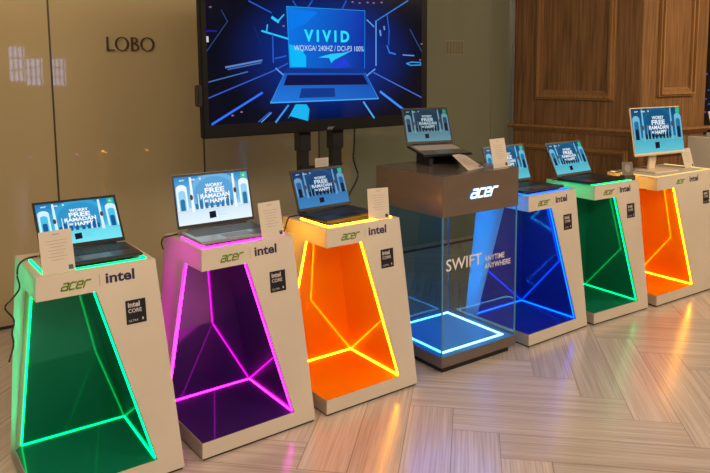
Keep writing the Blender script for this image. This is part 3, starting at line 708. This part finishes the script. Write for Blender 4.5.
for pts, w_, c_ in (
    ([(248.8, 1), (271, 12.6)], .012, MB_), ([(206.8, 51), (227.4, 21.4), (221.4, 10.4)], .008, srgb(40, 70, 120)), ([(262, 31), (288, 38.8)], .016, CY),
    ([(267.3, 25), (266.6, 31)], .012, CY), ([(272.5, 17.8), (277.7, 21.4)], .026, CY), ([(277.7, 21.4), (283.6, 14.8)], .012, CY), ([(272.5, 34.8), (273.2, 62)], .014, MB_),
    ([(225.9, 67.3), (261.4, 60.4)], .016, srgb(90, 130, 200)), ([(228, 69.4), (261, 62.8)], .01, srgb(70, 110, 180)), ([(275.4, 58.4), (285.8, 56)], .014, MB_), ([(254, 26.6), (262, 47)], .01, srgb(10, 40, 110)),
    ([(208.8, 98), (272.8, 71), (287.5, 63.4)], .011, srgb(50, 90, 200)), ([(212.5, 124), (261.8, 93)], .02, srgb(50, 110, 255)), ([(209, 82), (247.4, 71.8)], .01, srgb(70, 110, 170)),
    ([(259, 121.5), (269.5, 112.5)], .012, MB_), ([(261.5, 122), (271, 113)], .01, srgb(90, 160, 230)), ([(276, 121.8), (288, 105.7)], .018, srgb(60, 150, 240)), ([(206.2, 31), (216, 31)], .016, srgb(30, 20, 140)),
    ([(375.2, 21.5), (407.7, .7)], .012, srgb(50, 120, 210)), ([(375.9, 22), (375.9, 65)], .016, LB), ([(367, 20), (373.7, 26.6)], .014, LB), ([(387, 14.8), (389, 31), (388.5, 44)], .014, MB_), ([(387, 46), (389.2, 52.5), (395, 54)], .016, srgb(40, 120, 220)),
    ([(410, 29.6), (421.3, 51)], .01, srgb(50, 80, 140)), ([(403, 55), (413.6, 55.6)], .012, LB), ([(406.5, 63.5), (412, 62), (420.5, 62.6), (420.5, 65), (410, 65.3), (406.5, 63.5)], .012, srgb(50, 150, 220)),
    ([(373.8, 72.7), (421, 97.2)], .011, srgb(70, 110, 220)), ([(380.6, 92), (404, 110)], .024, srgb(60, 140, 250)), ([(363.7, 102.3), (373.8, 117.5)], .018, srgb(70, 170, 240)), ([(366.2, 76), (374.7, 69.3)], .014, LB),
    ([(276, 68.5), (285, 76.5)], .014, LB), ([(341.5, 10), (346, 1)], .014, MB_), ([(308, 7), (312, 1)], .014, MB_), ([(293, 1), (296, 6)], .012, MB_), ([(380, 31), (380.5, 35)], .02, LB), ([(384, 27), (384.3, 29)], .02, LB)):
    tline(pts, w_, c_)
for u, v in ((352, 2), (359, 3), (367, 2.5), (373, 3), (381, 2.5), (209.7, 7), (421, 44), (419.5, 60), (241, 112), (232, 115.5), (283, 26)): tline([(u, v), (u + 1, v)], .012, srgb(150, 110, 150))
tline([(207.3, 37.5), (207.5, 41)], .02, srgb(200, 200, 210))
# the laptop in the advert
tpoly([(286.7, 6.7), (364.6, 11), (364.2, 68.5), (290, 68)], .0016, [srgb(0, 120, 230), srgb(5, 50, 170), srgb(5, 40, 150), srgb(0, 110, 220)])
tpoly([(289, 44), (299, 48), (306, 56), (306, 67), (290.5, 67)], .0018, srgb(0, 185, 250)); tpoly([(289, 9), (318, 12), (305, 24), (290, 30)], .0018, srgb(0, 120, 235))
tpoly([(318, 57.5), (330, 54), (343, 52.8), (352, 50.5), (340, 57), (334, 60), (331, 63), (329, 58)], .0018, srgb(40, 200, 250)); tpoly([(332, 63), (345, 58), (350, 66), (334, 67.5)], .0017, srgb(30, 60, 220))
for pts in ([(286.7, 6.7), (364.6, 11)], [(364.6, 11), (364.2, 68)], [(286.7, 6.7), (290, 68)]): tline(pts, .01, srgb(30, 170, 240))
for k, (u0, u1) in enumerate(((345, 352), (345, 357), (345, 361))): tline([(u0, 21.5 + 3 * k), (u1, 21.7 + 3 * k)], .01, srgb(60, 150, 240))
tline([(345, 31), (364, 31)], .009, srgb(40, 140, 230))
for k in range(2): tline([(347 + 4 * k, 57.5 + 2.6 * k), (362, 57 + 2.6 * k)], .012, srgb(90, 150, 230))
def ttext(t, u0, v0, u1, v1, col, bold):
    x0, y0 = tv(u0, v1); x1, y1 = tv(u1, v0); P.put(m, text_in(t, x0, y0, x1, y1, bold), .0022, col)
ttext('V I V I D', 304, 31, 349, 41.6, srgb(40, 225, 255), .04)
ttext('WQXGA/ 240HZ / DCI-P3 100%', 294, 46.3, 363.5, 51.6, srgb(190, 220, 250), .0)
tpoly([(287, 68), (364, 68.5), (365, 73), (284.5, 73)], .0016, srgb(10, 50, 140)); tline([(289, 72.3), (362, 72)], .012, srgb(60, 160, 240))
tpoly([(284.5, 73), (365, 73), (377.8, 98), (271, 102.2)], .0016, [srgb(20, 90, 190), srgb(15, 75, 175), srgb(20, 90, 190), srgb(30, 120, 220)])
tpoly([(287, 75), (363, 75), (368, 84.5), (283.5, 85.4)], .0018, srgb(8, 16, 70))
for r in range(4):
    for c_ in range(16):
        u = 288 - r * 1.0 + (75 + r * 1.9) * (c_ + .3) / 16; v = 76.3 + r * 2.3 + .2
        if random.random() < .8: tline([(u, v), (u + 2.2, v)], .009, random.choice([srgb(40, 70, 190), srgb(120, 90, 210), srgb(70, 110, 200), srgb(30, 50, 160)]))
tpoly([(301.4, 88.4), (334.4, 88), (335.2, 96.8), (299, 98)], .0018, srgb(10, 55, 140))
tline([(271, 102.4), (377.8, 98.2)], .018, srgb(70, 170, 245)); tline([(284.5, 73.5), (271, 102)], .01, srgb(50, 150, 240)); tline([(365, 73.5), (377.8, 98)], .012, srgb(70, 170, 245))
tpoly([(287.5, 119), (295.5, 104.3), (306.5, 104.3), (309.3, 109), (308, 121), (290, 116)], .0014, srgb(20, 180, 240))
m.build('screen', PIC, tvr)
m = MB(); P.put(m, fit(LOGO, *[tv(327.2, 129.3)[0], tv(331, 128.8)[1] - .004, tv(334.3, 127)[0], tv(331, 126.3)[1] - .002]), .0008); m.build('bezel_lettering', mat('grey_print', (.3, .3, .3), .5), tvr)
q = tv(200, 95); m = MB(); zz0, zz1 = tv(202, 107)[1], tv(202, 85)[1]; m.box((s0 - .028, .002, zz0), (s0 + .004, .05, zz1)); m.build('side_speaker', BLACK, tvr, bevel=.006)

# stand: two posts, cross bar, brackets, feet
ts = thing('television_stand', 'black two post floor stand behind the television', 'television stand', V((TP.x, TP.y, 0)), TA)
ox = .09
def post_x(u): return (hit(u, 155, TP - tn * ox, tn) - TP).dot(te)
xl0, xl1, xr0, xr1 = post_x(299), post_x(307.2), post_x(331.2), post_x(339.7)
zc = hit(320, 167, TP - tn * ox, tn).z
m = MB(); m.box((xl0, ox - .02, .05), (xl1, ox + .03, zb + TP.z + hh * .75)); m.build('post', BLACK, ts)
m = MB(); m.box((xr0, ox - .02, .05), (xr1, ox + .03, zb + TP.z + hh * .75)); m.build('post', BLACK, ts)
for x0, x1 in ((xl0, xl1), (xr0, xr1)):
    m = MB(); m.box((x0 - .012, ox - .032, zb + TP.z - .13), (x1 + .012, ox + .04, zb + TP.z + .05)); m.build('collar', BLACK, ts, bevel=.005)
m = MB(); m.box((xl0, ox - .028, zc - .07), (xr1, ox + .0, zc + .02)); m.build('cross_bar', BLACK, ts)
m = MB(); m.box((-.5, .052, zb + TP.z + .3), (.5, ox + .0, zb + TP.z + .36)); m.box((-.5, .052, zb + TP.z + .7), (.5, ox + .0, zb + TP.z + .76)); m.build('bracket', BLACK, ts)
for x in (xl0, xr0):
    m = MB(); m.box((x, ox - .25, 0), (x + .06, ox + .2, .05)); m.build('foot', BLACK, ts, bevel=.005)
lu0, lv0 = hit(315, 167.5, TP - tn * (ox - .03), tn), hit(328.2, 157.2, TP - tn * (ox - .03), tn)
lw, lh_ = (lv0 - lu0).dot(te), lv0.z - lu0.z
pl = thing('paper_label', 'small white paper label stuck on the television stand cross bar', 'label', lu0, TA)
m = MB(); m.box((0, -.002, 0), (lw, 0, lh_)); m.build('paper', CARD, pl)
m = MB(); Pq = Flat((0, -.002, 0), (1, 0, 0), (0, 0, 1))
for i in range(4): Pq.quad(m, .12 * lw, (.2 + .17 * i) * lh_, .88 * lw, (.24 + .17 * i) * lh_, .0004)
m.build('print', INK, pl)

# ------------------------------------------------------------------ wall lettering and vent
def wl(u, v): q = on_wall(u, v); return (q - WP).dot(wd), q.z
wr = thing('wall_lettering', 'dark brass capital letters fixed on the beige glass wall', 'sign', WP, math.atan2(wd.y, wd.x))
wf = Flat((0, 0, 0), (1, 0, 0), (0, 0, 1))
def letter(polys):
    m = MB()
    for p in polys: 
        a = sum(p[i][0] * p[(i + 1) % len(p)][1] - p[(i + 1) % len(p)][0] * p[i][1] for i in range(len(p)))
        m.plate([wf.p(x, y, 0) for x, y in (p if a > 0 else p[::-1])], wf.n, .0005, .012)
    m.build('letter', GOLD, wr)
lz0, lz1 = wl(130, 50.9)[1], wl(130, 37.2)[1]; X = lambda u: wl(u, 45)[0]
th_ = (lz1 - lz0) * .1
def ring(cx, cy, rx, ry, tx, ty, n=36, a0=0, a1=360):
    o = [(cx + rx * math.cos(R(a0 + (a1 - a0) * k / n)), cy + ry * math.sin(R(a0 + (a1 - a0) * k / n))) for k in range(n + 1)]
    i = [(cx + (rx - tx) * math.cos(R(a0 + (a1 - a0) * k / n)), cy + (ry - ty) * math.sin(R(a0 + (a1 - a0) * k / n))) for k in range(n + 1)]
    return [[o[k], o[k + 1], i[k + 1], i[k]] for k in range(n)]
rc = lambda x0, y0, x1, y1: [(x0, y0), (x1, y0), (x1, y1), (x0, y1)]
zc_, hz = (lz0 + lz1) / 2, (lz1 - lz0) / 2
letter([rc(X(106.3), lz0, X(106.3) + th_ * 1.4, lz1), rc(X(106.3), lz0, X(114.3), lz0 + th_ * .9)])
letter(ring((X(114.6) + X(128.8)) / 2, zc_, (X(128.8) - X(114.6)) / 2, hz * 1.03, th_ * 1.5, th_ * .6))
bx0, bx1 = X(130.8), X(138.9)
letter([rc(bx0, lz0, bx0 + th_ * 1.4, lz1)] + ring(bx0 + th_ * 2.2, lz0 + hz * .54, (bx1 - bx0) - th_ * 2.2, hz * .54, th_ * 1.4, th_ * .7, 16, -90, 90) + ring(bx0 + th_ * 2.2, lz0 + hz * 1.54, (bx1 - bx0) * .86 - th_ * 2.2, hz * .46, th_ * 1.4, th_ * .7, 16, -90, 90)
       + [rc(bx0, lz0, bx0 + th_ * 2.3, lz0 + th_ * .7), rc(bx0, lz0 + hz * 1.04, bx0 + th_ * 2.3, lz0 + hz * 1.08 + th_ * .5), rc(bx0, lz1 - th_ * .7, bx0 + th_ * 2.3, lz1)])
letter(ring((X(139.9) + X(154.2)) / 2, zc_, (X(154.2) - X(139.9)) / 2, hz * 1.03, th_ * 1.5, th_ * .6))
va, vb = wl(446, 55), wl(463.5, 40.5)
vt = thing('wall_vent', 'small brown slatted vent high on the glass wall', 'vent', WP, math.atan2(wd.y, wd.x))
VM = mat('vent_brown', (.15, .12, .075), .6); VM2 = mat('vent_back', (.21, .19, .13), .5)
m = MB(); m.box((va[0], -.003, va[1]), (vb[0], -.0005, vb[1])); m.build('backing', VM2, vt)
for i in range(6):
    x = va[0] + (vb[0] - va[0]) * (i + .25) / 6; m = MB(); m.box((x, -.008, va[1] + .01), (x + (vb[0] - va[0]) / 12, -.003, vb[1] - .01)); m.build('slat', VM, vt)

# ------------------------------------------------------------------ white block, tablet and lights at the right
kc = at_y(688, 136.3, 5.65); bh = kc.z; KA = R(34)
k8 = thing('display_block', 'plain white display block behind the cream desktop computer', 'plinth', V((kc.x, kc.y, 0)), KA)
m = MB(); m.box((0, -.38, .006), (.40, 0, bh)); m.build('body', WHITE, k8, bevel=.002)
m = MB(); m.box((.012, -.368, 0), (.388, -.012, .006)); m.build('foot', FOOT, k8)
pb = hit(706, 139, V((0, 0, bh)), V((0, 0, 1)))
tb = thing('tablet', 'white framed tablet leaning on a stand on the plain white block', 'tablet', V((kc.x, kc.y, bh)) + Matrix.Rotation(KA, 3, 'Z') @ V((.085, -.16, 0)), KA - .2)
P = Flat((0, 0, .03), (1, 0, 0), (0, .34, 1))
m = MB(); m.plate([P.p(x, y, 0) for x, y in ((0, 0), (.25, 0), (.25, .18), (0, .18))], P.n, -.008, 0); m.build('frame', WHITE, tb, bevel=.002)
m = MB(); m.plate([P.p(x, y, 0) for x, y in ((.014, .014), (.236, .014), (.236, .166), (.014, .166))], P.n, .0003, .001); m.build('screen', BLACK, tb)
m = MB(); m.box((.0, -.025, 0), (.25, .07, .034)); m.build('foot', WHITE, tb, bevel=.004)
BULB = emit('blue_bulb', (.1, .16, 1), .4)
for i, (u, v) in enumerate(((706.8, 74), (705.9, 99), (708.8, 104), (705.2, 112), (708.5, 90))):
    c = at_y(u, v, 9.79); me = bpy.data.meshes.new('fairy_light'); b = bmesh.new(); bmesh.ops.create_icosphere(b, subdivisions=2, radius=.011)
    for q in b.verts: q.co.z *= 1.4
    b.to_mesh(me); b.free(); me.materials.append(BULB); o = bpy.data.objects.new('fairy_light', me); COL.objects.link(o); o.location = c
    tag(o, 'tiny blue fairy light in the dark opening right of the wood column', 'light', 'blue fairy lights')

# ------------------------------------------------------------------ cables
def cable(pts, label, r=.0035):
    o = MB().tube(resample(pts, 6), r, 8).build('power_cable', CABLE, smooth=True); return tag(o, label, 'cable')
def side(k, u, v, off=.012):              # a point seen at (u, v) just off the left side of a plinth
    M = KM(k); P0 = M @ V((-off, 0, 0)); n = (M.to_3x3() @ V((-1, 0, .07))).normalized(); return hit(u, v, P0, n)
def on_top(k, u, v, z=.906): return hit(u, v, V((0, 0, z)), V((0, 0, 1)))
cable([on_top(1, 38, 256), on_top(1, 30, 257.5), on_top(1, 23, 260.5), side(1, 18.5, 266), side(1, 17.3, 276), side(1, 19.5, 288), side(1, 12, 299, .05), side(1, 5, 308, .09), side(1, 14, 320, .04), side(1, 12, 333, .05), side(1, 13.5, 345, .04), side(1, 9, 362, .06)], 'black cable hanging down the side of the green plinth by the wall')
cable([on_top(2, 179, 233.6), on_top(2, 172, 235.3), on_top(2, 165.5, 237), side(2, 162.5, 239), side(2, 161.6, 244), side(2, 163.2, 249)], 'short black cable over the back corner of the purple plinth')
cable([on_top(3, 300, 214.8), on_top(3, 294, 215.8), on_top(3, 289, 217.5), side(3, 286.5, 223), side(3, 284.8, 230), side(3, 281, 232.5, .04), side(3, 276, 232.5, .07)], 'black cable looping off the orange plinth towards the purple one')
def tvc(u, v): return hit(u, v, TP - tn * .06, tn)
cable([tvc(354.5, 124), tvc(354.5, 135), tvc(354, 150), tvc(353.4, 158), tvc(356, 168), tvc(358, 175), tvc(355, 184), tvc(350, 193), tvc(348, 204), tvc(347, 225)], 'black cable hanging from the television beside the stand post', .006)
cable([on_top(7, 648, 166.5, .906), on_top(7, 640, 169, .906), on_top(7, 632, 170.6, .906), on_top(7, 624, 171.8, .906), on_top(7, 615, 172.2, .906)], 'dark cable lying behind the cream desktop computer')
cable([on_top(6, 552, 180.5, .905), on_top(6, 556, 179.5, .905), on_top(6, 562, 178.6, .905)], 'short dark cable at the back of the far green plinth', .003)

# ------------------------------------------------------------------ light: the ceiling lamps of the hall and an added wall washer
def area(loc, target, size, energy, color, sy=None):
    l = bpy.data.lights.new('ceiling_lamp', 'AREA'); l.shape = 'RECTANGLE'; l.size = size; l.size_y = sy or size; l.energy = energy; l.color = color
    o = bpy.data.objects.new('ceiling_lamp', l); COL.objects.link(o); o.location = loc
    o.rotation_euler = (V(target) - V(loc)).to_track_quat('-Z', 'Y').to_euler(); return o
WARM = (1, .74, .45); NEUT = (1, .80, .60)
area((.2, .2, 3.12), (.2, 2.6, 0), 2.2, 118, NEUT, 1.2)
area((2.6, 1.6, 3.12), (2.4, 3.6, 0), 1.8, 105, NEUT, 1.2)
area((-2.4, 1.2, 3.12), (-1.6, 2.6, 0), 1.4, 45, WARM, 1.0)
area((4.4, 4.4, 3.12), (3.4, 5.2, .5), 1.2, 120, WARM, 1.2)
area((-1.9, 3.6, 3.12), (-2.3, 4.4, 2.2), 2.0, 16, WARM, .4)  # extra lamp added to brighten the glass wall
area((-1.0, -3.5, 3.12), (-1.0, -3.5, 0), 2.0, 110, WARM, 2.0)
w_ = bpy.data.worlds.new('world'); SC.world = w_; w_.use_nodes = True
w_.node_tree.nodes['Background'].inputs[0].default_value = (.05, .038, .025, 1)
